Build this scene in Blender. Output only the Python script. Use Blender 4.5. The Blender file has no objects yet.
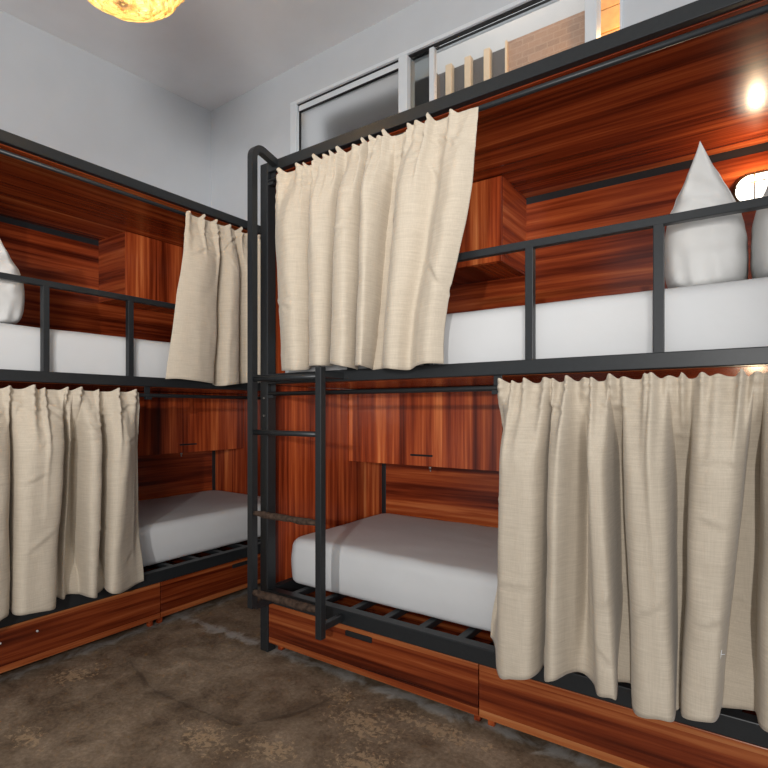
import bpy, bmesh, math, random
from mathutils import Vector, noise
random.seed(7)
scn = bpy.context.scene
COL = scn.collection

# ------------------------------------------------------------------ helpers
class MB:
    """collects shapes and links them as one mesh object"""
    def __init__(self, mp=None):
        self.bm = bmesh.new(); self.mp = mp or (lambda p: p)
    def _merge(self, tmp, smooth):
        me = bpy.data.meshes.new('tmp'); tmp.to_mesh(me); tmp.free()
        for p in me.polygons: p.use_smooth = smooth
        self.bm.from_mesh(me); bpy.data.meshes.remove(me)
    def box(self, lo, hi, bevel=0.0, seg=2):
        b = bmesh.new()
        bmesh.ops.create_cube(b, size=1.0)
        for v in b.verts:
            v.co = Vector([lo[i] + (v.co[i] + .5) * (hi[i] - lo[i]) for i in range(3)])
        if bevel > 0:
            bmesh.ops.bevel(b, geom=list(b.edges), offset=bevel, segments=seg, affect='EDGES', profile=.5)
        self._merge(b, False); return self
    def tube(self, path, r, n=12, cap=True, smooth=True, square=False):
        P = [Vector(p) for p in path]
        rr = r if isinstance(r, (list, tuple)) else [r] * len(P)
        b = bmesh.new(); rings = []
        t0 = (P[1] - P[0]).normalized()
        ref = Vector((0, 0, 1)) if abs(t0.z) < .9 else Vector((1, 0, 0))
        u = t0.cross(ref).normalized()
        for i, p in enumerate(P):
            if i == 0: t = (P[1] - P[0]).normalized()
            elif i == len(P) - 1: t = (P[-1] - P[-2]).normalized()
            else: t = ((P[i] - P[i-1]).normalized() + (P[i+1] - P[i]).normalized()).normalized()
            u = (u - t * u.dot(t)).normalized(); w = t.cross(u)
            ring = []
            for k in range(n):
                a = 2 * math.pi * k / n
                if square:
                    a = math.pi / 4 + k * math.pi / 2
                    q = p + (u * math.cos(a) + w * math.sin(a)) * rr[i] * math.sqrt(2)
                else:
                    q = p + (u * math.cos(a) + w * math.sin(a)) * rr[i]
                ring.append(b.verts.new(q))
            rings.append(ring)
        for i in range(len(rings) - 1):
            for k in range(n):
                b.faces.new((rings[i][k], rings[i][(k+1) % n], rings[i+1][(k+1) % n], rings[i+1][k]))
        if cap:
            b.faces.new(rings[0][::-1]); b.faces.new(rings[-1])
        self._merge(b, smooth); return self
    def grid(self, rows, closed_u=False, cap=False):
        b = bmesh.new()
        V = [[b.verts.new(p) for p in row] for row in rows]
        n = len(V[0])
        for i in range(len(V) - 1):
            for k in range(n if closed_u else n - 1):
                b.faces.new((V[i][k], V[i][(k+1) % n], V[i+1][(k+1) % n], V[i+1][k]))
        if cap:
            b.faces.new(V[0][::-1]); b.faces.new(V[-1])
        self._merge(b, True); return self
    def build(self, name, m, parent=None, loc=None):
        for v in self.bm.verts: v.co = Vector(self.mp(v.co))
        bmesh.ops.recalc_face_normals(self.bm, faces=list(self.bm.faces))
        me = bpy.data.meshes.new(name); self.bm.to_mesh(me); self.bm.free()
        me.materials.append(m)
        o = bpy.data.objects.new(name, me); COL.objects.link(o)
        if parent is not None: o.parent = parent
        if loc is not None: o.location = loc
        return o

def empty(name, loc, label, cat, group=None):
    o = bpy.data.objects.new(name, None); COL.objects.link(o); o.location = loc
    o.empty_display_size = .1
    return tag(o, label, cat, group)
def tag(o, label, cat, group=None):
    o['label'] = label; o['category'] = cat
    if group: o['group'] = group
    return o
def struct(name, mb, m, parent=None, loc=None):
    o = mb.build(name, m, parent, loc); o['kind'] = 'structure'; return o

# ------------------------------------------------------------------ materials
def mat(name):
    m = bpy.data.materials.new(name); m.use_nodes = True
    nt = m.node_tree; nt.nodes.clear()
    out = nt.nodes.new('ShaderNodeOutputMaterial'); bs = nt.nodes.new('ShaderNodeBsdfPrincipled')
    nt.links.new(bs.outputs[0], out.inputs[0])
    return m, nt, bs
def N(nt, typ, **kw):
    n = nt.nodes.new(typ)
    for k, v in kw.items(): setattr(n, k, v)
    return n
def setin(nt, sock, v):
    if hasattr(v, 'is_output'): nt.links.new(v, sock)
    else: sock.default_value = v
def math_(nt, op, a, b=None, c=None, clamp=False):
    n = N(nt, 'ShaderNodeMath', operation=op, use_clamp=clamp)
    setin(nt, n.inputs[0], a)
    if b is not None: setin(nt, n.inputs[1], b)
    if c is not None: setin(nt, n.inputs[2], c)
    return n.outputs[0]
def coords(nt, scale=(1, 1, 1)):
    tc = N(nt, 'ShaderNodeTexCoord'); mp = N(nt, 'ShaderNodeMapping')
    mp.inputs['Scale'].default_value = scale
    nt.links.new(tc.outputs['Object'], mp.inputs[0]); return mp.outputs[0]
def noise_(nt, vec, scale=5, detail=4, rough=.55, dist=0):
    n = N(nt, 'ShaderNodeTexNoise'); nt.links.new(vec, n.inputs['Vector'])
    n.inputs['Scale'].default_value = scale; n.inputs['Detail'].default_value = detail
    n.inputs['Roughness'].default_value = rough; n.inputs['Distortion'].default_value = dist
    return n.outputs[0]
def ramp(nt, fac, stops):
    r = N(nt, 'ShaderNodeValToRGB'); nt.links.new(fac, r.inputs[0])
    el = r.color_ramp.elements
    while len(el) < len(stops): el.new(.5)
    for e, (p, c) in zip(el, stops): e.position = p; e.color = (*c, 1) if len(c) == 3 else c
    return r.outputs[0]
def mix(nt, f, a, b):
    n = N(nt, 'ShaderNodeMix', data_type='RGBA')
    setin(nt, n.inputs[0], f)
    setin(nt, n.inputs[6], a if hasattr(a, 'is_output') else (*a, 1))
    setin(nt, n.inputs[7], b if hasattr(b, 'is_output') else (*b, 1))
    return n.outputs[2]
def bump(nt, bs, h, strength=.3, dist=.002):
    b = N(nt, 'ShaderNodeBump'); b.inputs['Strength'].default_value = strength
    b.inputs['Distance'].default_value = dist
    nt.links.new(h, b.inputs['Height']); nt.links.new(b.outputs[0], bs.inputs['Normal'])

def plain(name, col, rough=.5, metal=0, var=.06, scale=30, bstr=.05, spec=.5):
    m, nt, bs = mat(name)
    v = coords(nt); n = noise_(nt, v, scale, 4)
    c = ramp(nt, n, [(.3, tuple(x * (1 - var) for x in col)), (.7, tuple(min(1, x * (1 + var)) for x in col))])
    nt.links.new(c, bs.inputs['Base Color'])
    bs.inputs['Roughness'].default_value = rough; bs.inputs['Metallic'].default_value = metal
    bs.inputs['Specular IOR Level'].default_value = spec
    if bstr: bump(nt, bs, n, bstr, .001)
    return m

WOOD_STOPS = [(.33, (.042, .0048, .0016)), (.42, (.11, .0165, .0050)), (.49, (.23, .041, .0125)),
              (.56, (.36, .082, .024)), (.64, (.54, .18, .062)), (.75, (.68, .31, .130))]
def wood(name, axis, bands=False, rough=.24, off=0.0, gain=1.0):
    """laminate with long dark and orange streaks running along one axis"""
    m, nt, bs = mat(name)
    s = [10.5, 10.5, 10.5]; s[axis] = .30
    tc = N(nt, 'ShaderNodeTexCoord'); mp = N(nt, 'ShaderNodeMapping')
    mp.inputs['Scale'].default_value = s; mp.inputs['Location'].default_value = (off, off * 1.7, off * .6)
    nt.links.new(tc.outputs['Object'], mp.inputs[0])
    oi = N(nt, 'ShaderNodeObjectInfo')
    add = N(nt, 'ShaderNodeVectorMath', operation='ADD')
    rnd = N(nt, 'ShaderNodeCombineXYZ')
    k = math_(nt, 'MULTIPLY', oi.outputs['Random'], 37.0)
    for i in range(3): nt.links.new(k, rnd.inputs[i])
    nt.links.new(mp.outputs[0], add.inputs[0]); nt.links.new(rnd.outputs[0], add.inputs[1])
    vec = add.outputs[0]
    n1 = noise_(nt, vec, 1.0, 3, .55, .2)
    n2 = noise_(nt, vec, 4.6, 4, .6, .1)
    f = math_(nt, 'ADD', math_(nt, 'MULTIPLY', n1, .60), math_(nt, 'MULTIPLY', n2, .40))
    if bands:      # drawer fronts have a paler plank band along the lower and upper edge
        sp = N(nt, 'ShaderNodeSeparateXYZ'); nt.links.new(tc.outputs['Object'], sp.inputs[0])
        lo = math_(nt, 'LESS_THAN', sp.outputs[2], .072)
        hi = math_(nt, 'GREATER_THAN', sp.outputs[2], .206)
        f = math_(nt, 'ADD', f, math_(nt, 'MULTIPLY', lo, .16))
        f = math_(nt, 'ADD', f, math_(nt, 'MULTIPLY', hi, .10))
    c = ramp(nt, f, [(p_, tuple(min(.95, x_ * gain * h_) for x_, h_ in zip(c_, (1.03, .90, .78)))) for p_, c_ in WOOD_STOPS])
    nt.links.new(c, bs.inputs['Base Color'])
    bs.inputs['Roughness'].default_value = rough
    bs.inputs['Specular IOR Level'].default_value = .45
    s2 = [140., 140., 140.]; s2[axis] = 6.
    fine = noise_(nt, coords(nt, s2), 1.0, 3)
    bump(nt, bs, fine, .10, .0006)
    return m

def linen():
    m, nt, bs = mat('linen_cloth')
    h = noise_(nt, coords(nt, (14, 14, 330)), 1.0, 4, .6)
    w = noise_(nt, coords(nt, (420, 420, 18)), 1.0, 2, .5)
    f = math_(nt, 'ADD', math_(nt, 'MULTIPLY', h, .65), math_(nt, 'MULTIPLY', w, .35))
    c = ramp(nt, f, [(.30, (.455, .39, .305)), (.5, (.525, .455, .362)), (.70, (.595, .522, .42))])
    nt.links.new(c, bs.inputs['Base Color'])
    bs.inputs['Roughness'].default_value = .85; bs.inputs['Specular IOR Level'].default_value = .15
    bs.inputs['Sheen Weight'].default_value = .15
    bump(nt, bs, f, .22, .0012)
    return m

def sheet(name, col):
    m, nt, bs = mat(name)
    n = noise_(nt, coords(nt, (1, 1, 1)), 5, 5, .55, .4)
    fine = noise_(nt, coords(nt, (1, 1, 1)), 260, 2)
    c = ramp(nt, n, [(.3, tuple(x * .96 for x in col)), (.7, col)])
    nt.links.new(c, bs.inputs['Base Color']); bs.inputs['Roughness'].default_value = .8
    bs.inputs['Specular IOR Level'].default_value = .2
    hh = math_(nt, 'ADD', n, math_(nt, 'MULTIPLY', fine, .02))
    bump(nt, bs, hh, .30, .012)
    return m

def floor_mat():
    m, nt, bs = mat('worn_concrete')
    tc = N(nt, 'ShaderNodeTexCoord'); v = tc.outputs['Object']
    big = noise_(nt, v, 2.3, 6, .62, .5); mid = noise_(nt, v, 9, 6, .65, .6); fine = noise_(nt, v, 70, 4, .7)
    f = math_(nt, 'ADD', math_(nt, 'MULTIPLY', big, .36), math_(nt, 'ADD', math_(nt, 'MULTIPLY', mid, .38), math_(nt, 'MULTIPLY', fine, .26)))
    c = ramp(nt, f, [(.38, (.085, .057, .037)), (.46, (.150, .104, .068)), (.53, (.215, .156, .106)), (.63, (.33, .247, .172))])
    sp = N(nt, 'ShaderNodeSeparateXYZ'); nt.links.new(v, sp.inputs[0]); X, Y = sp.outputs[0], sp.outputs[1]
    wob = math_(nt, 'MULTIPLY', math_(nt, 'SUBTRACT', mid, .5), .16)
    # pale chips of old screed, gathered in a few worn patches
    chips = noise_(nt, v, 48, 6, .75, .5)
    def blob(cx, cy, rx, ry):
        dx = math_(nt, 'DIVIDE', math_(nt, 'SUBTRACT', X, cx), rx); dy = math_(nt, 'DIVIDE', math_(nt, 'SUBTRACT', Y, cy), ry)
        d = math_(nt, 'SQRT', math_(nt, 'ADD', math_(nt, 'MULTIPLY', dx, dx), math_(nt, 'MULTIPLY', dy, dy)))
        d = math_(nt, 'ADD', d, math_(nt, 'MULTIPLY', wob, 3.0))
        return math_(nt, 'SUBTRACT', 1.0, d, clamp=True)
    area = blob(-1.52, 1.14, .26, .17)
    for b in ((-1.13, 1.50, .32, .16), (-1.32, 1.60, .16, .12), (-2.33, 1.10, .16, .22), (-1.0, 1.32, .25, .2), (-1.28, 1.22, .2, .16), (-.9, 1.62, .5, .1), (-2.0, .8, .2, .1)):
        area = math_(nt, 'MAXIMUM', area, blob(*b))
    thr = math_(nt, 'SUBTRACT', .70, math_(nt, 'MULTIPLY', area, .30))
    chip = math_(nt, 'MULTIPLY', math_(nt, 'SUBTRACT', chips, thr), 14.0, clamp=True)
    c = mix(nt, math_(nt, 'MULTIPLY', chip, .6), c, (.46, .32, .19))
    # a bent seam between two pours: darker outside edge, faint pale lip
    def seg(x0, y0, x1, y1):
        ax, ay = x1 - x0, y1 - y0; L2 = ax * ax + ay * ay
        px = math_(nt, 'SUBTRACT', X, x0); py = math_(nt, 'SUBTRACT', Y, y0)
        t = math_(nt, 'DIVIDE', math_(nt, 'ADD', math_(nt, 'MULTIPLY', px, ax), math_(nt, 'MULTIPLY', py, ay)), L2, clamp=True)
        dx = math_(nt, 'SUBTRACT', px, math_(nt, 'MULTIPLY', t, ax)); dy = math_(nt, 'SUBTRACT', py, math_(nt, 'MULTIPLY', t, ay))
        return math_(nt, 'SQRT', math_(nt, 'ADD', math_(nt, 'MULTIPLY', dx, dx), math_(nt, 'MULTIPLY', dy, dy)))
    pts = [(-2.28, 1.30), (-1.95, 1.215), (-1.68, 1.23), (-1.50, 1.246), (-1.455, 1.285), (-1.366, 1.43), (-1.328, 1.60)]
    d = seg(*pts[0], *pts[1])
    for p, q in zip(pts[1:], pts[2:]): d = math_(nt, 'MINIMUM', d, seg(*p, *q))
    d = math_(nt, 'ADD', d, math_(nt, 'MULTIPLY', wob, .35))
    crack = math_(nt, 'SUBTRACT', 1.0, math_(nt, 'DIVIDE', d, .010), clamp=True)
    halo = math_(nt, 'SUBTRACT', 1.0, math_(nt, 'DIVIDE', d, .05), clamp=True)
    c = mix(nt, math_(nt, 'MULTIPLY', halo, .35), c, (.075, .052, .035))
    c = mix(nt, math_(nt, 'MULTIPLY', math_(nt, 'MULTIPLY', crack, .6), math_(nt, 'MULTIPLY', big, 1.0)), c, (.045, .031, .022))
    # whitewash residue where the beds stand
    def strip(coord, at, w):
        dd = math_(nt, 'ABSOLUTE', math_(nt, 'SUBTRACT', coord, at))
        return math_(nt, 'SUBTRACT', 1.0, math_(nt, 'DIVIDE', dd, w), clamp=True)
    st = math_(nt, 'MAXIMUM', strip(Y, 1.735, .085), strip(X, -2.53, .10))
    st = math_(nt, 'MULTIPLY', math_(nt, 'ADD', st, math_(nt, 'SUBTRACT', math_(nt, 'MULTIPLY', mid, 2.8), 2.0)), 2.0, clamp=True)
    inroom = math_(nt, 'MULTIPLY', math_(nt, 'LESS_THAN', X, -.2), math_(nt, 'GREATER_THAN', Y, .5))
    c = mix(nt, math_(nt, 'MULTIPLY', math_(nt, 'MULTIPLY', st, inroom), .5), c, (.42, .42, .41))
    nt.links.new(c, bs.inputs['Base Color'])
    bs.inputs['Specular IOR Level'].default_value = .35
    r = ramp(nt, mid, [(.3, (.45, .45, .45)), (.7, (.75, .75, .75))]); nt.links.new(r, bs.inputs['Roughness'])
    hh = math_(nt, 'ADD', f, math_(nt, 'MULTIPLY', crack, -.5)); bump(nt, bs, hh, .45, .008)
    return m

def emission(name, col, strength):
    m = bpy.data.materials.new(name); m.use_nodes = True; nt = m.node_tree; nt.nodes.clear()
    out = nt.nodes.new('ShaderNodeOutputMaterial'); e = nt.nodes.new('ShaderNodeEmission')
    e.inputs[0].default_value = (*col, 1); e.inputs[1].default_value = strength
    nt.links.new(e.outputs[0], out.inputs[0]); return m

M = dict(
    metal=plain('black_powder_coat', (.0155, .0175, .0195), .40, 0, .12, 60, .04, .4),
    wx=wood('wood_grain_x', 0), wy=wood('wood_grain_y', 1), wz=wood('wood_grain_z', 2, gain=1.3),  # upright-grain panels paler, partly to offset dim light inside the bunks
    dx=wood('drawer_wood_x', 0, True, off=3.1, gain=.62), dy=wood('drawer_wood_y', 1, True, off=5.3, gain=.62),  # drawers deeper red, also darkened to offset stronger light on their fronts
    linen=linen(), sheet=sheet('white_sheet', (.625, .63, .635)), pillow=sheet('white_pillow', (.68, .675, .66)),
    wall=plain('white_wall_paint', (.575, .605, .635), .8, 0, .015, 6, .06, .2),
    ceil=plain('ceiling_paint', (.83, .85, .865), .85, 0, .02, 5, .06, .2),
    alu=plain('white_aluminium', (.70, .745, .78), .35, 0, .02, 20, 0, .5),
    gasket=plain('black_gasket', (.02, .02, .022), .6),
    slotshade=plain('slot_shade', (.006, .005, .005), .8),  # near-black stands in for the shade inside cut handle slots
    steel=plain('dull_steel', (.38, .36, .33), .35, .9, .1),
    screw=plain('zinc_screw', (.75, .75, .75), .4, .3, .05),
    wrap=plain('worn_rung_wrap', (.060, .038, .027), .95, 0, .6, 55, .8, .2),
    bronze=plain('bronze_lamp_metal', (.10, .055, .03), .4, .7, .2),
    rattan=None, floor=floor_mat(),
    lampglass=emission('lit_lamp_glass', (1.0, .90, .76), 5.0),
    bulb=emission('lit_bulb', (1.0, .70, .30), 8.0),
    cord=plain('lamp_cord', (.05, .045, .04), .6),
)
# rattan: lets lamp light through
m, nt, bs = mat('rattan_strand')
n = noise_(nt, coords(nt), 60, 3)
c = ramp(nt, n, [(.3, (.86, .75, .52)), (.7, (.97, .90, .72))])
tr = N(nt, 'ShaderNodeBsdfTranslucent'); df = N(nt, 'ShaderNodeBsdfDiffuse'); mx = N(nt, 'ShaderNodeMixShader')
mx.inputs[0].default_value = .72
nt.links.new(c, tr.inputs[0]); nt.links.new(c, df.inputs[0])
nt.links.new(df.outputs[0], mx.inputs[1]); nt.links.new(tr.outputs[0], mx.inputs[2])
nt.links.new(mx.outputs[0], nt.nodes['Material Output'].inputs[0]); nt.nodes.remove(bs)
M['rattan'] = m
# clear and frosted panes
def pane(name, rough, tint):
    m, nt, bs = mat(name)
    bs.inputs['Base Color'].default_value = (*tint, 1); bs.inputs['Roughness'].default_value = rough
    bs.inputs['Transmission Weight'].default_value = 1.0; bs.inputs['IOR'].default_value = 1.45
    n = noise_(nt, coords(nt), 3, 2); bump(nt, bs, n, .02, .001)
    return m
M['clear'] = pane('clear_glass', 0.0, (.93, .95, .95)); M['frost'] = pane('frosted_glass', .42, (.90, .91, .92))
M['smoke'] = pane('overlapped_glass', .12, (.38, .42, .43))

# ------------------------------------------------------------------ setting
YW, XW = 2.70, -3.538
def zc(x, y): return 3.464 + .020 * (x - XW) + .058 * (y - YW)
X1, Y1 = 2.6, -2.6
struct('floor', MB().box((XW, Y1, -.05), (X1, YW, 0)), M['floor'])
mb = MB(); b = bmesh.new()
cs = [(XW, Y1), (X1, Y1), (X1, YW), (XW, YW)]
lo = [b.verts.new((x, y, zc(x, y))) for x, y in cs]; hi = [b.verts.new((x, y, zc(x, y) + .12)) for x, y in cs]
b.faces.new(lo[::-1]); b.faces.new(hi)
for i in range(4): b.faces.new((lo[i], lo[(i+1) % 4], hi[(i+1) % 4], hi[i]))
mb._merge(b, False); struct('ceiling', mb, M['ceil'])
struct('wall_left', MB().box((XW - .12, Y1, 0), (XW, YW + .12, 3.75)), M['wall'])
# wall behind the right bunk with a strip window high up
WX0, WX1, WZ0, WZ1 = -2.66, -.512, 2.30, 3.235
mb = MB()
mb.box((XW, YW, 0), (X1, YW + .12, WZ0)); mb.box((XW, YW, WZ0), (WX0, YW + .12, 3.9))
mb.box((WX1, YW, WZ0), (X1, YW + .12, 3.9)); mb.box((WX0, YW, WZ1), (WX1, YW + .12, 3.9))
struct('wall_back', mb, M['wall'])

win = empty('window_1', (WX0, YW, WZ0), '', '')
del win['label']; del win['category']; win['kind'] = 'structure'
def wmap(p): return Vector((p[0] - WX0, p[1] - YW, p[2] - WZ0))
def wpart(name, m, boxes, bev=.002):
    mb = MB(wmap)
    for lo_, hi_ in boxes: mb.box(lo_, hi_, bev)
    o = mb.build(name, m, win); return o
yo = YW - .012
wpart('window_frame', M['alu'], [((WX0, yo, WZ0 + .041), (WX0 + .055, YW + .08, WZ1 - .0225)), ((WX0, yo, WZ1 - .022), (WX1, YW + .08, WZ1)),
      ((WX0, yo, WZ0), (WX1, YW + .08, WZ0 + .04)), ((WX1 - .012, yo, WZ0 + .041), (WX1, YW + .08, WZ1 - .0225))])
wpart('window_sash', M['alu'], [((WX0 + .055, YW + .01, WZ1 - .070), (-1.757, YW + .05, WZ1 - .030)), ((WX0 + .055, YW + .01, WZ0 + .04), (WX0 + .064, YW + .05, WZ1 - .030))])
wpart('window_gasket', M['gasket'], [((WX0 + .055, YW + .004, WZ1 - .027), (-.64, YW + .06, WZ1 - .0215)), ((WX0 + .064, YW + .008, WZ1 - .073), (-1.757, YW + .03, WZ1 - .0695)),
      ((WX0 + .064, YW + .008, WZ0 + .04), (WX0 + .067, YW + .03, WZ1 - .070))], 0)
wpart('window_mullion', M['alu'], [((-1.762, yo, WZ0 + .04), (-1.700, YW + .08, WZ1 - .022))])
wpart('window_stile', M['alu'], [((-1.562, YW + .01, WZ0 + .04), (-1.532, YW + .05, WZ1 - .030))])
wpart('window_mullion', M['alu'], [((-.682, yo, WZ0 + .04), (-.628, YW + .08, WZ1 - .022))])
wpart('window_pane', M['frost'], [((WX0 + .06, YW + .028, WZ0 + .04), (-1.75, YW + .034, WZ1 - .07))], 0)
wpart('window_pane', M['smoke'], [((-1.70, YW + .028, WZ0 + .04), (-1.562, YW + .034, WZ1 - .03))], 0)
wpart('window_pane', M['clear'], [((-1.532, YW + .028, WZ0 + .04), (-.682, YW + .034, WZ1 - .03))], 0)

# beyond the window: a passage with a block wall under a pale fascia
def bricks(name, c1, c2, mortar, sc):
    m, nt, bs = mat(name)
    tc = N(nt, 'ShaderNodeTexCoord'); mp = N(nt, 'ShaderNodeMapping'); mp.inputs['Rotation'].default_value = (math.pi / 2, 0, 0)
    nt.links.new(tc.outputs['Object'], mp.inputs[0])
    bt = N(nt, 'ShaderNodeTexBrick'); nt.links.new(mp.outputs[0], bt.inputs[0])
    bt.inputs['Color1'].default_value = (*c1, 1); bt.inputs['Color2'].default_value = (*c2, 1); bt.inputs['Mortar'].default_value = (*mortar, 1)
    bt.inputs['Scale'].default_value = sc; bt.inputs['Mortar Size'].default_value = .012
    nt.links.new(bt.outputs[0], bs.inputs['Base Color']); bs.inputs['Roughness'].default_value = .85
    return m
M['brick'] = bricks('tan_blocks', (.36, .225, .155), (.29, .185, .13), (.42, .30, .22), 5)
M['fascia'] = plain('pale_fascia', (.62, .62, .62), .8, 0, .03, 4)
M['post'] = plain('beige_post', (.62, .48, .33), .7)
M['greyboard'] = plain('grey_board', (.10, .09, .085), .7)
M['warmboard'] = plain('warm_board', (.62, .33, .13), .6, 0, .15, 14)
M['brownboard'] = plain('brown_board', (.10, .03, .018), .7)
YB = 4.2
struct('wall_beyond', MB().box((-1.70, YB, 2.6), (-.62, YB + .1, 4.125)), M['brick'])
struct('trim_1', MB().box((-4.5, YB + .1, 2.6), (1.0, YB + .2, 5.6)), M['fascia'])
k = 2
struct('trim_%d' % k, MB().box((-2.7, YB + .03, 2.6), (-1.70, YB + .1, 4.11)), M['greyboard'])
for x0_, x1_ in ((-2.44, -2.385), (-2.239, -2.18), (-2.055, -1.998), (-1.878, -1.824), (-1.690, -1.672)):
    k += 1; struct('trim_%d' % k, MB().box((x0_, YB - .03, 2.6), (x1_, YB + .03, 4.125), .004), M['post'])
k += 1; struct('trim_%d' % k, MB().box((-1.12, YB - .04, 2.6), (-1.065, YB, 3.78), .003), M['brownboard'])
struct('trim_20', MB().box((-2.50, YW + .17, 2.3), (-1.60, YW + .21, 3.16), .004), M['greyboard'])  # dark board added to grey the light through the frosted pane
# the lit boards seen in the narrow third light
for j in range(5):
    k += 1; struct('trim_%d' % k, MB().box((-1.05, YB - .05 - .004 * (j % 2), 3.36 + .17 * j), (-.45, YB - .01, 3.36 + .17 * j + .165), .006), M['warmboard'])

# ------------------------------------------------------------------ bunks
L_, D_ = 2.15, .993
TZ, TB, MZ, MBZ, GZ, GB, RZ, RB = 2.225, 2.178, 1.265, 1.218, 1.654, 1.629, .286, .228

def bunk(root, mp, wa, drawer_wood, ladder, goff=0.0):
    """a = along the bed from its foot, b = depth from its front, z = up"""
    P_ = lambda name, m, mb, par=root: mb.build(name, m, par)
    B = lambda: MB(mp)
    wb = M['wy'] if wa is M['wx'] else M['wx']
    # posts
    for a0, b0 in ((0, 0), (L_ - .05, 0), (0, D_ - .05), (L_ - .05, D_ - .05)):
        po = P_('post', M['metal'], B().box((a0, b0, 0), (a0 + .05, b0 + .05, TZ), .003))
        if b0 == 0:
            for zz in (1.155, 1.075):
                P_('bolt', M['steel'], B().tube([(a0 + .025, b0 - .003, zz), (a0 + .025, b0 + .002, zz)], .005, 8), po)
    # rails: front and back, top / middle / bottom, and the end ones
    for z0, z1, nm in ((TB, TZ, 'top_rail'), (MBZ, MZ, 'middle_rail'), (RB, RZ, 'bottom_rail')):
        P_(nm, M['metal'], B().box((.05, 0, z0), (L_ - .05, .045 if z0 != TB else .0295, z1), .003))
        P_(nm, M['metal'], B().box((.05, D_ - .045, z0 - (.05 if z0 == TB else 0)), (L_ - .05, D_, z1), .003))
        for a0 in (0.002, L_ - .047):
            P_('end_rail', M['metal'], B().box((a0, .05, z0), (a0 + .045, D_ - .05, z1), .003))
    # guard rail of the upper bunk
    P_('guard_rail', M['metal'], B().box((.50, .005, GB), (L_ - .05, .032, GZ), .002))
    for a0 in (.505, .865 + goff, 1.249 + goff, 1.627 + goff, 2.0 + goff):
        P_('guard_post', M['metal'], B().box((a0, .005, MZ - .002), (a0 + .027, .032, GB + .002), .002))
    # slats under the lower mattress
    for i in range(12):
        a0 = .158 + i * .165
        P_('slat', M['metal'], B().box((a0, .04, RZ - .027), (a0 + .03, D_ - .04, RZ - .002), .003))
    # panels
    P_('canopy_panel', wa, B().box((.02, .030, 2.1755), (L_ - .02, D_ - .046, 2.19), .001))
    P_('deck_panel', wa, B().box((.02, .046, 1.2165), (L_ - .02, D_ - .046, 1.238), .001))
    P_('back_panel', wa, B().box((.05, .945, 1.240), (L_ - .05, .9475, 2.141), .001))
    P_('back_panel', wa, B().box((.05, .945, .29), (L_ - .05, .9475, 1.215), .001))
    for z0, z1 in ((.29, 1.215), (1.240, 2.174)):
        P_('end_panel', M['wz'], B().box((.006, .052, z0), (.022, .942, z1), .001))
        P_('end_panel', M['wz'], B().box((L_ - .022, .052, z0), (L_ - .006, .942, z1), .001))
    # lockers at the foot
    for z0, z1 in ((1.782, 2.1745), (.818, 1.215)):
        cb = P_('locker', wb, B().box((.024, .640, z0), (.915, .944, z1), .001))
        dr = P_('locker_door', M['wz'], B().box((.024, .620, z0 + .002), (.915, .638, z1 - .002), .0015), cb)
        P_('handle_slot', M['slotshade'], B().box((.425, .617, z0 + .050), (.555, .6215, z0 + .060), .002), cb)  # dark block for the shaded opening of the slot
        P_('lock', M['steel'], B().tube([(.535, .630, z0 + .001), (.535, .630, z0 - .010)], .007, 12)
           .tube([(.535, .632, z0 - .009), (.545, .616, z0 - .020)], .0035, 8), cb)
    # curtain rods
    for zr in (2.139, 1.174):
        rod = P_('curtain_rod', M['metal'], B().tube([(.05, .008, zr), (L_ - .05, .008, zr)], .0095, 14))
        for a0 in ((.052, 1.135, L_ - .082) if zr < 2 else (.052, L_ - .082)):
            P_('rod_bracket', M['metal'], B().box((a0, .000, zr - .020), (a0 + .030, .018, zr - .006), .001)
               .box((a0, .0165, zr - .020), (a0 + .030, .020, zr + .045), .001), rod)
    # drawers
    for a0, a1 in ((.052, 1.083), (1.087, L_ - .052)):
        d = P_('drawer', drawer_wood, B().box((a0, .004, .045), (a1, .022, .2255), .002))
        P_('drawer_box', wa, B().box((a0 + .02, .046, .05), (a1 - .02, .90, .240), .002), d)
        if a0 < .5: P_('drawer_grip', M['slotshade'], B().box((.50, .001, .186), (.632, .0045, .208), .004), d)  # dark block for the shaded finger slot
        for af in (a0 + .012, a1 - .037):
            P_('drawer_foot', wb, B().box((af, .048, 0), (af + .025, .07, .05), .003), d)
            P_('drawer_foot', wb, B().box((af, .84, 0), (af + .025, .88, .05), .003), d)
    if ladder:
        a1, a2, h = .098, .484, .015
        lad = P_('ladder', M['metal'], B().box((a2 - h, -.147, .215), (a2 + h, -.117, 1.268), .003))
        # long stringer that hooks over the top rail
        path = [(a1, -.132, .255), (a1, -.132, 2.185)]
        for i in range(1, 9):
            t = i / 8 * math.radians(108)
            path.append((a1, -.132 + .045 * (1 - math.cos(t)), 2.185 + .045 * math.sin(t)))
        path.append((a1, .012, 2.205))
        P_('stringer', M['metal'], B().tube(path, .0150, 4, square=True, smooth=False), lad)
        for zz in (1.232, 1.006):
            P_('rung', M['metal'], B().tube([(a1, -.132, zz), (a2, -.132, zz)], .011, 12), lad)
        for zz, rr in ((.660, .0135), (.322, .017)):
            pth, rad = [], []
            for i in range(25):
                t = i / 24
                rad.append(rr * (1 + .16 * noise.noise(Vector((t * 9, zz * 7, 1)))) * (.75 + .25 * min(1, 6 * t, 6 * (1 - t))))
                pth.append((a1 + .012 + (a2 - a1 - .024) * t, -.134, zz + .004 * noise.noise(Vector((t * 5, zz, 4)))))
            rg = P_('rung', M['metal'], B().tube([(a1, -.132, zz), (a2, -.132, zz)], .009, 10), lad)
            wr = P_('grip_wrap', M['wrap'], B().tube(pth, rad, 14), lad)
            wr['label'] = 'worn brown wrap on ladder rung'
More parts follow.
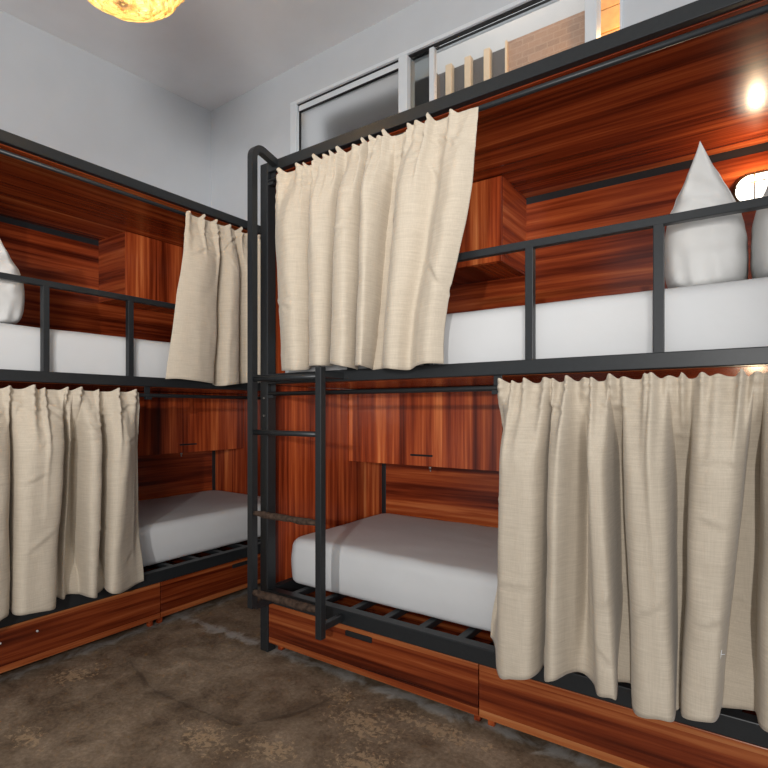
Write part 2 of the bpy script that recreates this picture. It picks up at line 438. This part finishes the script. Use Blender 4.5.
        for aa, zz in ((a1, .257), (a2, .257), (a1, 1.24), (a2, 1.24)):
            P_('ladder_bracket', M['metal'], B().box((aa - .012, -.120, zz - .013), (aa + .012, .002, zz + .013), .002), lad)

RX, RY = -1.87, 1.697
LX, LY = -2.481, 2.675
mapR = lambda p: Vector((p[0], p[1], p[2]))
mapL = lambda p: Vector((-p[1], -p[0], p[2]))
bunkR = empty('bunk_bed', (RX, RY, 0), 'black steel bunk bed with a ladder, reddish wood panels, under the strip window', 'bunk bed', 'pair of bunk beds')
bunkL = empty('bunk_bed', (LX, LY, 0), 'black steel bunk bed without a ladder, along the blank left wall', 'bunk bed', 'pair of bunk beds')
bunk(bunkR, mapR, M['wx'], M['dx'], True)
bunk(bunkL, mapL, M['wy'], M['dy'], False, -.022)
# zinc screws in the left bunk's rail and drawer
for a_, z_ in ((1.62, .25), (1.655, .172), (1.79, .168)):
    MB(mapL).tube([(a_, -.002, z_), (a_, .006, z_)], .004, 8).build('screw', M['screw'], bunkL)

# ------------------------------------------------------------------ mattresses
def mattress(name, mp, origin, a0, a1, b0, b1, z0, z1, label, seed):
    R, r = .085, .05
    ca, cb_ = (a0 + a1) / 2, (b0 + b1) / 2
    def ring(inset, z, scale=1.0):
        Rr = max(R - inset, .012); pts = []
        A0, A1, B0, B1 = a0 + inset, a1 - inset, b0 + inset, b1 - inset
        cor = [(A1 - Rr, B1 - Rr, 0), (A0 + Rr, B1 - Rr, 90), (A0 + Rr, B0 + Rr, 180), (A1 - Rr, B0 + Rr, 270)]
        base = []
        for x, y, d in cor:
            for i in range(9):
                t = math.radians(d + i * 90 / 8); base.append((x + Rr * math.cos(t), y + Rr * math.sin(t)))
        full = []
        nseg = (9, 26, 9, 26)
        for i in range(len(base)):
            p, q = base[i], base[(i + 1) % len(base)]
            full.append(p)
            if i % 9 == 8:
                ns = 30 if (i // 9) % 2 == 0 else 14
                for j in range(1, ns): full.append((p[0] + (q[0] - p[0]) * j / ns, p[1] + (q[1] - p[1]) * j / ns))
        for x, y in full:
            x = ca + (x - ca) * scale; y = cb_ + (y - cb_) * scale
            n1 = noise.noise(Vector((x * 3 + seed, y * 3, z * 5))) * .004
            n2 = noise.noise(Vector((x * 9 + seed, y * 9, z * 14))) * .0022
            pts.append(Vector((x + n2, y + n1 + n2, z + (n1 if z > (z0 + z1) / 2 else 0) + n2)))
        return pts
    rows = []
    rows.append(ring(r, z0, .5)); rows.append(ring(r, z0))
    for i in range(1, 6):
        t = math.pi / 2 * i / 5; rows.append(ring(r * .6 - r * .6 * math.sin(t), z0 + r * .6 - r * .6 * math.cos(t)))
    for i in range(1, 7): rows.append(ring(-.006 * math.sin(math.pi * i / 7), z0 + r * .6 + (z1 - z0 - 1.6 * r) * i / 7))
    for i in range(0, 8):
        t = math.pi / 2 * i / 7; rows.append(ring(r - r * math.cos(t), z1 - r + r * math.sin(t)))
    for s in (.94, .86, .76, .64, .5, .36, .22, .1): rows.append(ring(r, z1 + .003 * (1 - s), s))
    mb = MB(mp); mb.grid([[p for p in row] for row in rows], closed_u=True, cap=True)
    o = mb.build('mattress', M['sheet'], None, origin)
    return tag(o, label, 'mattress', 'white sheeted mattresses')
mattress('mattress', mapR, (RX, RY, 0), .038, 1.99, .118, .935, RZ, .497, 'white sheeted lower mattress beside the ladder, foot end open to view', 1)
mattress('mattress', mapR, (RX, RY, 0), .05, 2.10, .058, .935, 1.2395, 1.464, 'white upper mattress of the ladder bunk, behind guard rail, two pointed pillows on top', 2)
mattress('mattress', mapL, (LX, LY, 0), .038, 1.99, .11, .935, RZ, .497, 'white lower mattress at the far corner, half behind the left bunk curtain', 3)
mattress('mattress', mapL, (LX, LY, 0), .05, 2.10, .058, .935, 1.2395, 1.464, 'white upper mattress of the left bunk behind its guard rail', 4)

# ------------------------------------------------------------------ pillows
def pillow(mp, origin, ac, b0, b1, z0, label, seed, lean=0.0, H=.402, W=.113):
    prof = [(0, .66), (.015, .82), (.05, .93), (.12, .985), (.22, 1.0), (.34, .995), (.46, .955), (.58, .85), (.70, .67), (.82, .455), (.92, .245), (.97, .12), (1.0, .03)]
    def w_at(t):
        for (t0, w0), (t1, w1) in zip(prof, prof[1:]):
            if t <= t1: return w0 + (w1 - w0) * (t - t0) / (t1 - t0)
        return prof[-1][1]
    rows = []
    NR, NC = 46, 84
    bc, hd = (b0 + b1) / 2, (b1 - b0) / 2
    for i in range(NR + 1):
        t = i / NR; t = t ** .9
        w = sum(w_at(min(1, max(0, t + d))) for d in (-.03, -.015, 0, .015, .03)) / 5 * W if .05 < t < .95 else w_at(t) * W
        row = []
        dep = hd * (.86 + .14 * math.sin(math.pi * min(1, t * 1.1)))       # the two ends bulge a little
        if t > .6: dep = hd * (1.0 - .12 * (1 - t))
        for k in range(NC):
            th = 2 * math.pi * k / NC
            cx, sy = math.cos(th), math.sin(th)
            e = .62
            x = math.copysign(abs(cx) ** e, cx) * w; y = math.copysign(abs(sy) ** e, sy) * dep
            # corner peak: the seam rises towards front and back end
            peak = .035 * (abs(y) / hd) ** 3 * max(0, t - .5) * 2 - .035 * max(0, t - .5) * 2
            cr = noise.noise(Vector((x * 26 + seed, y * 9, t * 13))) * .007 * (1 - t * .5) * min(1, t * 6 + .1)
            fold = .008 * math.sin(x * 110 + seed + 5 * t) * math.exp(-t * 7) + .004 * math.sin(x * 60 + 30 * t + seed) * math.exp(-((t - .62) / .2) ** 2)
            diag = .0045 * math.exp(-((abs(x) - w * .55) / .012) ** 2) * max(0, min(1, (t - .45) * 4)) * (1 if sy < 0 else 0)
            row.append(Vector((ac + x + cr * .5 + lean * t, bc + y - (cr + fold + diag) * (1 if sy < 0 else -1), z0 + H * t + peak)))
        rows.append(row)
    mb = MB(mp); mb.grid(rows, closed_u=True, cap=True)
    o = mb.build('pillow', M['pillow'], None, origin)
    tag(o, label, 'pillow', 'white pillows standing on the upper mattresses')
    # piped seam that runs up the front edge over the tip
    for sgn in (-1, 1):
        pth = []
        for i in range(NR // 2, NR + 1):
            r0 = rows[i]; kk = int(round((.75 + sgn * .145) * NC)) % NC
            p = r0[kk].copy(); p.y -= .001
            pth.append(p)
        MB(mp).tube(pth, .0016, 6).build('seam', M['pillow'], o)
    return o
pillow(mapR, (RX, RY, 0), 1.737, .10, .56, 1.4755, 'white pointed pillow upright on the ladder bunk, nearest the guard rail post', 3)
pillow(mapR, (RX, RY, 0), 1.969, .10, .56, 1.4755, 'white upright pillow furthest right on the ladder bunk, partly hiding the lit lamp', 9)
pillow(mapL, (LX, LY, 0), 1.790, .095, .55, 1.4755, 'white upright pillow on the upper mattress of the left bunk', 15, W=.172)

# ------------------------------------------------------------------ curtains
CUR = {
"RU":([(0.13,0.19,1.27,-0.042),(0.198,0.252,1.266,-0.063),(0.257,0.317,1.263,-0.07),(0.321,0.335,1.268,-0.042),(0.343,0.316,1.279,-0.009),(0.371,0.371,1.278,-0.056),(0.437,0.447,1.276,-0.087),(0.495,0.473,1.276,-0.063),(0.521,0.441,1.282,-0.009),(0.541,0.494,1.283,-0.063),(0.581,0.578,1.269,-0.098),(0.63,0.595,1.263,-0.063),(0.645,0.568,1.26,-0.009),(0.659,0.619,1.266,-0.063),(0.701,0.672,1.265,-0.095),(0.747,0.671,1.26,-0.056),(0.761,0.646,1.256,-0.009),(0.783,0.684,1.259,-0.009),(0.809,0.726,1.254,-0.049),(0.865,0.788,1.249,-0.087),(0.915,0.82,1.245,-0.077),(0.96,0.845,1.245,-0.049),(1.007,0.904,1.256,-0.07),(1.053,0.952,1.26,-0.077),(1.096,0.984,1.26,-0.049)],
[0.172,0.274,0.308,0.381,0.425,0.462,0.504,0.575,0.627,0.663,0.695,0.728,0.83,0.864,0.918,1.002]),
"RL":([(1.173,1.133,0.336,-0.0),(1.198,1.165,0.312,-0.042),(1.215,1.212,0.272,-0.105),(1.259,1.254,0.28,-0.119),(1.308,1.308,0.292,-0.112),(1.339,1.321,0.294,-0.07),(1.349,1.314,0.29,-0.009),(1.361,1.345,0.286,-0.077),(1.389,1.38,0.307,-0.112),(1.419,1.407,0.312,-0.063),(1.448,1.44,0.307,-0.035),(1.463,1.477,0.297,-0.056),(1.471,1.511,0.305,-0.119),(1.491,1.541,0.312,-0.126),(1.511,1.551,0.303,-0.098),(1.522,1.539,0.301,-0.009),(1.544,1.574,0.306,-0.009),(1.56,1.593,0.281,-0.084),(1.587,1.627,0.285,-0.126),(1.628,1.668,0.294,-0.129),(1.661,1.692,0.287,-0.098),(1.678,1.687,0.266,-0.009),(1.722,1.694,0.274,-0.009),(1.741,1.714,0.302,-0.091),(1.773,1.748,0.316,-0.119),(1.831,1.779,0.32,-0.112),(1.861,1.789,0.311,-0.07),(1.872,1.795,0.309,-0.009),(1.878,1.835,0.317,-0.005),(1.885,1.863,0.322,-0.009),(1.895,1.876,0.331,-0.084),(1.919,1.901,0.337,-0.119),(1.95,1.945,0.332,-0.112),(1.988,1.986,0.335,-0.056),(2.017,2.021,0.342,-0.07),(2.044,2.055,0.338,-0.084)],
[1.186,1.224,1.27,1.335,1.357,1.402,1.452,1.473,1.523,1.558,1.614,1.632,1.674,1.706,1.753,1.787,1.84,1.872,1.903,1.939,1.982,2.016]),
"LL":([(2.031,2.055,0.289,-0.056),(1.988,2.015,0.267,-0.098),(1.943,1.95,0.248,-0.042),(1.897,1.906,0.247,-0.07),(1.865,1.874,0.266,-0.098),(1.815,1.823,0.297,-0.091),(1.781,1.786,0.298,-0.063),(1.767,1.757,0.302,-0.009),(1.746,1.771,0.295,-0.07),(1.691,1.743,0.294,-0.105),(1.634,1.681,0.287,-0.105),(1.575,1.628,0.281,-0.077),(1.559,1.59,0.298,-0.009),(1.534,1.569,0.29,-0.042),(1.517,1.542,0.297,-0.009),(1.496,1.495,0.284,-0.009),(1.47,1.486,0.282,-0.077),(1.422,1.451,0.272,-0.077),(1.399,1.403,0.267,-0.009),(1.386,1.384,0.285,-0.009),(1.362,1.403,0.284,-0.07),(1.31,1.384,0.274,-0.095),(1.271,1.328,0.263,-0.07),(1.241,1.249,0.264,-0.042),(1.216,1.199,0.269,-0.035)],
[1.989,1.945,1.898,1.833,1.772,1.693,1.644,1.557,1.503,1.42,1.337,1.249]),
"LU":([(0.96,1.096,1.256,-0.042),(0.924,1.038,1.259,-0.056),(0.874,0.948,1.252,-0.07),(0.817,0.862,1.246,-0.063),(0.771,0.813,1.243,-0.049),(0.757,0.769,1.24,-0.009),(0.73,0.766,1.233,-0.049),(0.682,0.735,1.239,-0.077),(0.646,0.655,1.249,-0.056),(0.632,0.594,1.252,-0.009),(0.603,0.61,1.256,-0.063),(0.559,0.594,1.257,-0.07),(0.528,0.511,1.268,-0.009),(0.49,0.514,1.266,-0.056),(0.443,0.468,1.268,-0.056),(0.419,0.401,1.272,-0.009),(0.387,0.412,1.271,-0.056),(.33,.34,1.27,-.06),(.29,.29,1.27,-.009),(.22,.23,1.27,-.06),(.13,.15,1.27,-.04),(.08,.08,1.27,-.04)],
[0.946,0.865,0.781,0.686,0.614,0.54,0.471,0.407]),
}
def sstep(a, b, x):
    t = min(1, max(0, (x - a) / (b - a))); return t * t * (3 - 2 * t)
def catmull(P, sub):
    out = []
    n = len(P)
    for i in range(n - 1):
        p0, p1, p2, p3 = P[max(0, i-1)], P[i], P[i+1], P[min(n-1, i+2)]
        for j in range(sub):
            t = j / sub
            out.append([.5 * ((2*b) + (-a+c)*t + (2*a-5*b+4*c-d)*t*t + (-a+3*b-3*c+d)*t**3) for a, b, c, d in zip(p0, p1, p2, p3)])
    out.append(list(P[-1])); return out
def curtain(key, mp, origin, zrod, label, seed, swoop=False, zmax=.034):
    cols, rid = CUR[key]
    q = catmull(cols, 10)
    bmin = min(c_[3] for c_ in cols)
    for r_ in q:                                   # broad flat fold faces, steep flanks
        n_ = min(1, max(0, (r_[3] + .009) / (bmin + .009)))
        n_ = .25 * n_ + .75 * n_ * n_ * (3 - 2 * n_)
        r_[3] = -.009 + n_ * (bmin + .009) * (1.08 if zrod < 2 else 1.35)
    lens = [(.05, .11, .07, .24, .09, .15)[(k_ * 5 + seed) % 6] for k_ in range(len(rid))]
    low = zrod < 2
    ztop = zrod + zmax - .006
    NR = 84
    rows = []
    rg = random.Random(seed * 11)
    amin = min(c_[0] for c_ in cols); amax = max(c_[0] for c_ in cols)
    creases = [(rg.uniform(amin, amax), zrod - rg.choice((.06, .09, .14, .2, .35, .6, .75)) * (zrod - 1.25 if zrod > 2 else .9) / .9, rg.uniform(-1.1, 1.1), rg.uniform(.025, .075), rg.uniform(.005, .012)) for _ in range(24)]
    nc = len(q)
    for i in range(NR + 1):
        v = (i / NR) ** 1.3
        row = []
        for j, (at, ab, zb, bb) in enumerate(q):
            ruf = 0; gl = []
            for kk, r_ in enumerate(rid):
                wdt = .0075 + .0045 * ((kk * 7 + seed) % 3)
                g = math.exp(-((at - r_) / wdt) ** 2) * (.75 + .25 * math.sin(kk * 2.3 + seed)); ruf += g
                gl.append((g, lens[kk]))
            ruf = min(ruf, 1.15)
            zt = ztop + .019 * ruf + .004 * noise.noise(Vector((at * 14, seed, 0)))
            z = zt + (zb - zt) * v
            drop = zrod - z                               # below the rod when positive
            rufl = ruf if drop < 0 else min(1.15, sum(g * math.exp(-(drop / l_) ** 1.4) for g, l_ in gl))
            s = v
            if swoop:
                u = sstep(.72, 1.0, j / (nc - 1)); s = v * (1 - u) + sstep(.22, .95, v) * u
            a = at + (ab - at) * s
            big = sstep(-.04, .30, v)                       # the deep folds open up below the gathers
            b = -.0165 * (1 - big) + min(bb, -.006) * big if bb > -.02 else -.019 * (1 - big) + bb * big
            pin = math.exp(-((drop - .012) / .007) ** 2) + .5 * math.exp(-((drop + .012) / .006) ** 2)
            b -= .045 * rufl * (1 - .35 * pin)
            nz = noise.noise(Vector((a * 7 + seed, z * 5, seed))) * .006 + noise.noise(Vector((a * 22 + seed, z * 13, 3 + seed))) * .0028
            hd = sstep(.30, .0, v)
            nz += hd * noise.noise(Vector((a * 48 + seed, z * 36, 7))) * .008
            b += nz * min(1, v * 6 + .25)
            if low and bb > -.045:                             # between the rails the deep folds fall back towards the bed
                b += .075 * sstep(-.045, -.012, bb) * sstep(.03, .32, v) * sstep(.98, .72, v)
            if z < zb + .075: b -= .0016                       # turned hem
            for ca_, cz_, ang, ln, dp in creases:             # soft creases where the cloth was folded
                dx, dz = a - ca_, z - cz_
                al = dx * math.cos(ang) + dz * math.sin(ang); ac_ = -dx * math.sin(ang) + dz * math.cos(ang)
                if abs(al) < ln * 2: b -= dp * math.exp(-(al / ln) ** 2) * (math.exp(-(ac_ / .007) ** 2) - .6 * math.exp(-((ac_ + .012) / .009) ** 2))
            a += noise.noise(Vector((z * 4.5, j * .06, seed + 20))) * .005 * sstep(0, .3, v)
            lim = -.0045 + (.085 * sstep(zb + .05, zb + .24, z) * sstep(zrod - .05, zrod - .26, z) if low else 0)
            row.append(Vector((a, min(b, lim), z)))
        rows.append(row)
    mb = MB(mp); mb.grid(rows)
    o = mb.build('curtain', M['linen'], None, origin)
    so = o.modifiers.new('thickness', 'SOLIDIFY'); so.thickness = .0016; so.offset = 0
    tag(o, label, 'curtain', 'beige linen bunk curtains')
    if key == 'RL':                                # a small pale darning stitch low on one fold
        p = min((p for r_ in rows for p in r_), key=lambda p: abs(p.x - 1.80) + abs(p.z - .485) + (p.y * .5))
        y = p.y - .004
        MB(mp).tube([(p.x - .009, y, p.z - .002), (p.x + .009, y, p.z + .003)], .0011, 6).tube([(p.x - .001, y, p.z - .011), (p.x + .002, y - .001, p.z + .012)], .0011, 6).build('darning_stitch', M['sheet'], o)
    return o
curtain('RU', mapR, (RX, RY, 0), 2.139, 'beige linen curtain on the upper rod of the ladder bunk, right of the ladder', 1, swoop=True, zmax=-.002)
curtain('RL', mapR, (RX, RY, 0), 1.174, 'wide beige linen curtain hiding the head half of the lower ladder bunk, at right', 2, zmax=.018)
curtain('LL', mapL, (LX, LY, 0), 1.174, 'beige linen curtain hiding the head half of the left lower bunk', 3, zmax=.018)
curtain('LU', mapL, (LX, LY, 0), 2.139, 'beige linen curtain at the foot of the left upper bunk, near the corner', 5, zmax=.002)

# ------------------------------------------------------------------ light helper
def light(name, typ, loc, energy, col=(1, 1, 1), size=.05):
    l = bpy.data.lights.new(name, typ); l.energy = energy; l.color = col
    if typ == 'POINT': l.shadow_soft_size = size
    o = bpy.data.objects.new(name, l); COL.objects.link(o); o.location = loc; return o
# ------------------------------------------------------------------ wall lamps in the head ends of the right bunk
def oval(a, z, b, ra, rz, n=40):
    pts = []
    st = ra - rz
    for i in range(n):
        t = 2 * math.pi * i / n
        pts.append(Vector((a + (st if math.cos(t) > 0 else -st) + rz * math.cos(t), b, z + rz * math.sin(t))))
    return pts
def lamp(mp, origin, ac, bb, zc_, label):
    root = empty('wall_lamp', origin, label, 'lamp', 'oval bulkhead lamps in the bunk')
    mb = MB(mp); mb.grid([oval(ac, zc_, bb, .118, .070), oval(ac, zc_, bb - .018, .118, .070), oval(ac, zc_, bb - .026, .110, .062)], True, True)
    mb.build('lamp_base', M['bronze'], root)
    mb = MB(mp)
    rows = [oval(ac, zc_, bb - .0262, .104, .056)]
    for i in range(1, 8):
        t = math.pi / 2 * i / 7
        rows.append(oval(ac, zc_, bb - .026 - .045 * math.sin(t), .056 * math.cos(t) * .98 + .05, max(.056 * math.cos(t), .004)))
    mb.grid(rows, True, True); mb.build('lamp_glass', M['lampglass'], root)
    mb = MB(mp)
    for dz in (.010,):
        pth = [(ac - .112 + .224 * i / 16, bb - .022 - .056 * math.sin(math.pi * i / 16) ** .5, zc_ + dz) for i in range(17)]
        mb.tube(pth, .0024, 6)
    for da in (-.040, .040):
        pth = [(ac + da, bb - .022 - .056 * math.sin(math.pi * i / 16) ** .5, zc_ - .064 + .128 * i / 16) for i in range(17)]
        mb.tube(pth, .0024, 6)
    mb.build('lamp_cage', M['bronze'], root)
    light('wall_lamp_light', 'POINT', Vector(origin) + Vector(mp(Vector((ac - .035, bb - .088, zc_ + .035)))), 2.6, (1.0, .74, .44), .022)
    return root
lamp(mapR, (RX, RY, 0), 1.905, .9445, 1.990, 'lit oval caged lamp on the upper back panel between the pointed pillows')
lamp(mapR, (RX, RY, 0), 1.905, .9445, .975, 'lit oval caged lamp behind the wide lower curtain')

# ------------------------------------------------------------------ pendant lamp
PX, PY, PZ = -1.775, .995, 2.70
pen = empty('pendant_lamp', (PX, PY, zc(PX, PY)), 'glowing woven rattan pendant lamp hanging from the ceiling', 'lamp')
zz0 = zc(PX, PY)
pmap = lambda p: Vector((p[0], p[1], p[2] - zz0))
mb = MB(pmap)
rng = random.Random(4)
RR, HH = .225, .213
def shade_pt(u, th, rr=0):
    # u: 0 bottom .. 1 top opening
    ph = -math.pi / 2 + u * math.pi * .86
    x = (RR + rr) * math.cos(ph) * math.cos(th); y = (RR + rr) * math.cos(ph) * math.sin(th)
    return Vector((x, y, PZ - zz0 + zz0 + HH * math.sin(ph)))
for s_ in range(40):
    u0 = .030 + .93 * ((s_ + rng.random() * .5) / 40) ** .88; th0 = rng.random() * 6.28; span = 4.2 + rng.random() * 2.4
    tilt = (rng.random() - .5) * .05; wob = rng.random() * 6.28; nn = 54
    pth = []
    for i in range(nn + 1):
        t = i / nn; th = th0 + span * t
        u = min(.985, max(.012, u0 + tilt * (t - .5) + .010 * math.sin(th * 5 + wob)))
        pth.append(shade_pt(u, th, .006 * math.sin(th * 9 + wob * 3)))
    mb.tube(pth, .0068, 7)
for s_ in range(22):
    th = 2 * math.pi * s_ / 22
    mb.tube([shade_pt(.01 + .98 * i / 26, th + .05 * math.sin(i * .3), -.003) for i in range(27)], .004, 6)
mb.build('lamp_shade', M['rattan'], pen)
MB(pmap).tube([(0, 0, PZ + .10), (0, 0, zz0 - .02)], .004, 8).build('cord', M['cord'], pen)
MB(pmap).tube([(0, 0, zz0 - .03), (0, 0, zz0 - .001)], .05, 20).build('ceiling_rose', M['cord'], pen)
MB(pmap).tube([(0, 0, PZ + .05), (0, 0, PZ + .11)], .02, 14).build('socket', M['cord'], pen)
rows = []
for i in range(1, 12):
    t = math.pi * i / 12
    rows.append([Vector((.032 * math.sin(t) * math.cos(a_ / 16 * 6.2832), .032 * math.sin(t) * math.sin(a_ / 16 * 6.2832), PZ + .02 - .034 * math.cos(t))) for a_ in range(16)])
mb = MB(pmap); mb.grid(rows, True, True); mb.build('bulb', M['bulb'], pen)

# ------------------------------------------------------------------ light
light('pendant_light', 'POINT', (PX, PY, PZ - .04), 9, (1.0, .74, .44), .05)
fl = light('camera_flash', 'SPOT', (.45, -1.85, 1.52), 228, (1.0, .98, .955))
fl.data.spot_size = math.radians(64); fl.data.spot_blend = .35; fl.data.shadow_soft_size = .03
fl.rotation_euler = (Vector((-1.72, 1.50, .50)) - fl.location).to_track_quat('-Z', 'Y').to_euler()
up = light('ceiling_fill', 'SPOT', (1.3, -1.9, 1.25), 490, (1.0, .975, .945))  # added fill light with no real source, brightens ceiling and upper walls
up.data.spot_size = math.radians(76); up.data.spot_blend = .9; up.data.shadow_soft_size = .42
up.rotation_euler = (Vector((-2.7, 2.1, 3.6)) - up.location).to_track_quat('-Z', 'Y').to_euler()
light('passage_light', 'POINT', (-.52, 3.95, 3.66), 30, (1.0, .58, .22), .05)
light('passage_light', 'POINT', (-1.6, 3.3, 4.4), 22, (1.0, .93, .86), .15)
w = bpy.data.worlds.new('World'); scn.world = w; w.use_nodes = True
bg = w.node_tree.nodes['Background']; bg.inputs[0].default_value = (.96, .98, 1.0, 1); bg.inputs[1].default_value = .80

# ------------------------------------------------------------------ camera
cam = bpy.data.cameras.new('Camera'); co = bpy.data.objects.new('Camera', cam); COL.objects.link(co)
co.location = (0, 0, 1.1); co.rotation_euler = (math.pi / 2, 0, .60679)
cam.sensor_width = 36; cam.lens = 536 / 768 * 36; cam.shift_y = (410.2 - 384) / 768; cam.clip_start = .02
scn.camera = co
scn.view_settings.view_transform = 'Standard'; scn.view_settings.look = 'None'
scn.view_settings.exposure = 0.0; scn.view_settings.gamma = 1.0; scn.view_settings.use_curve_mapping = False
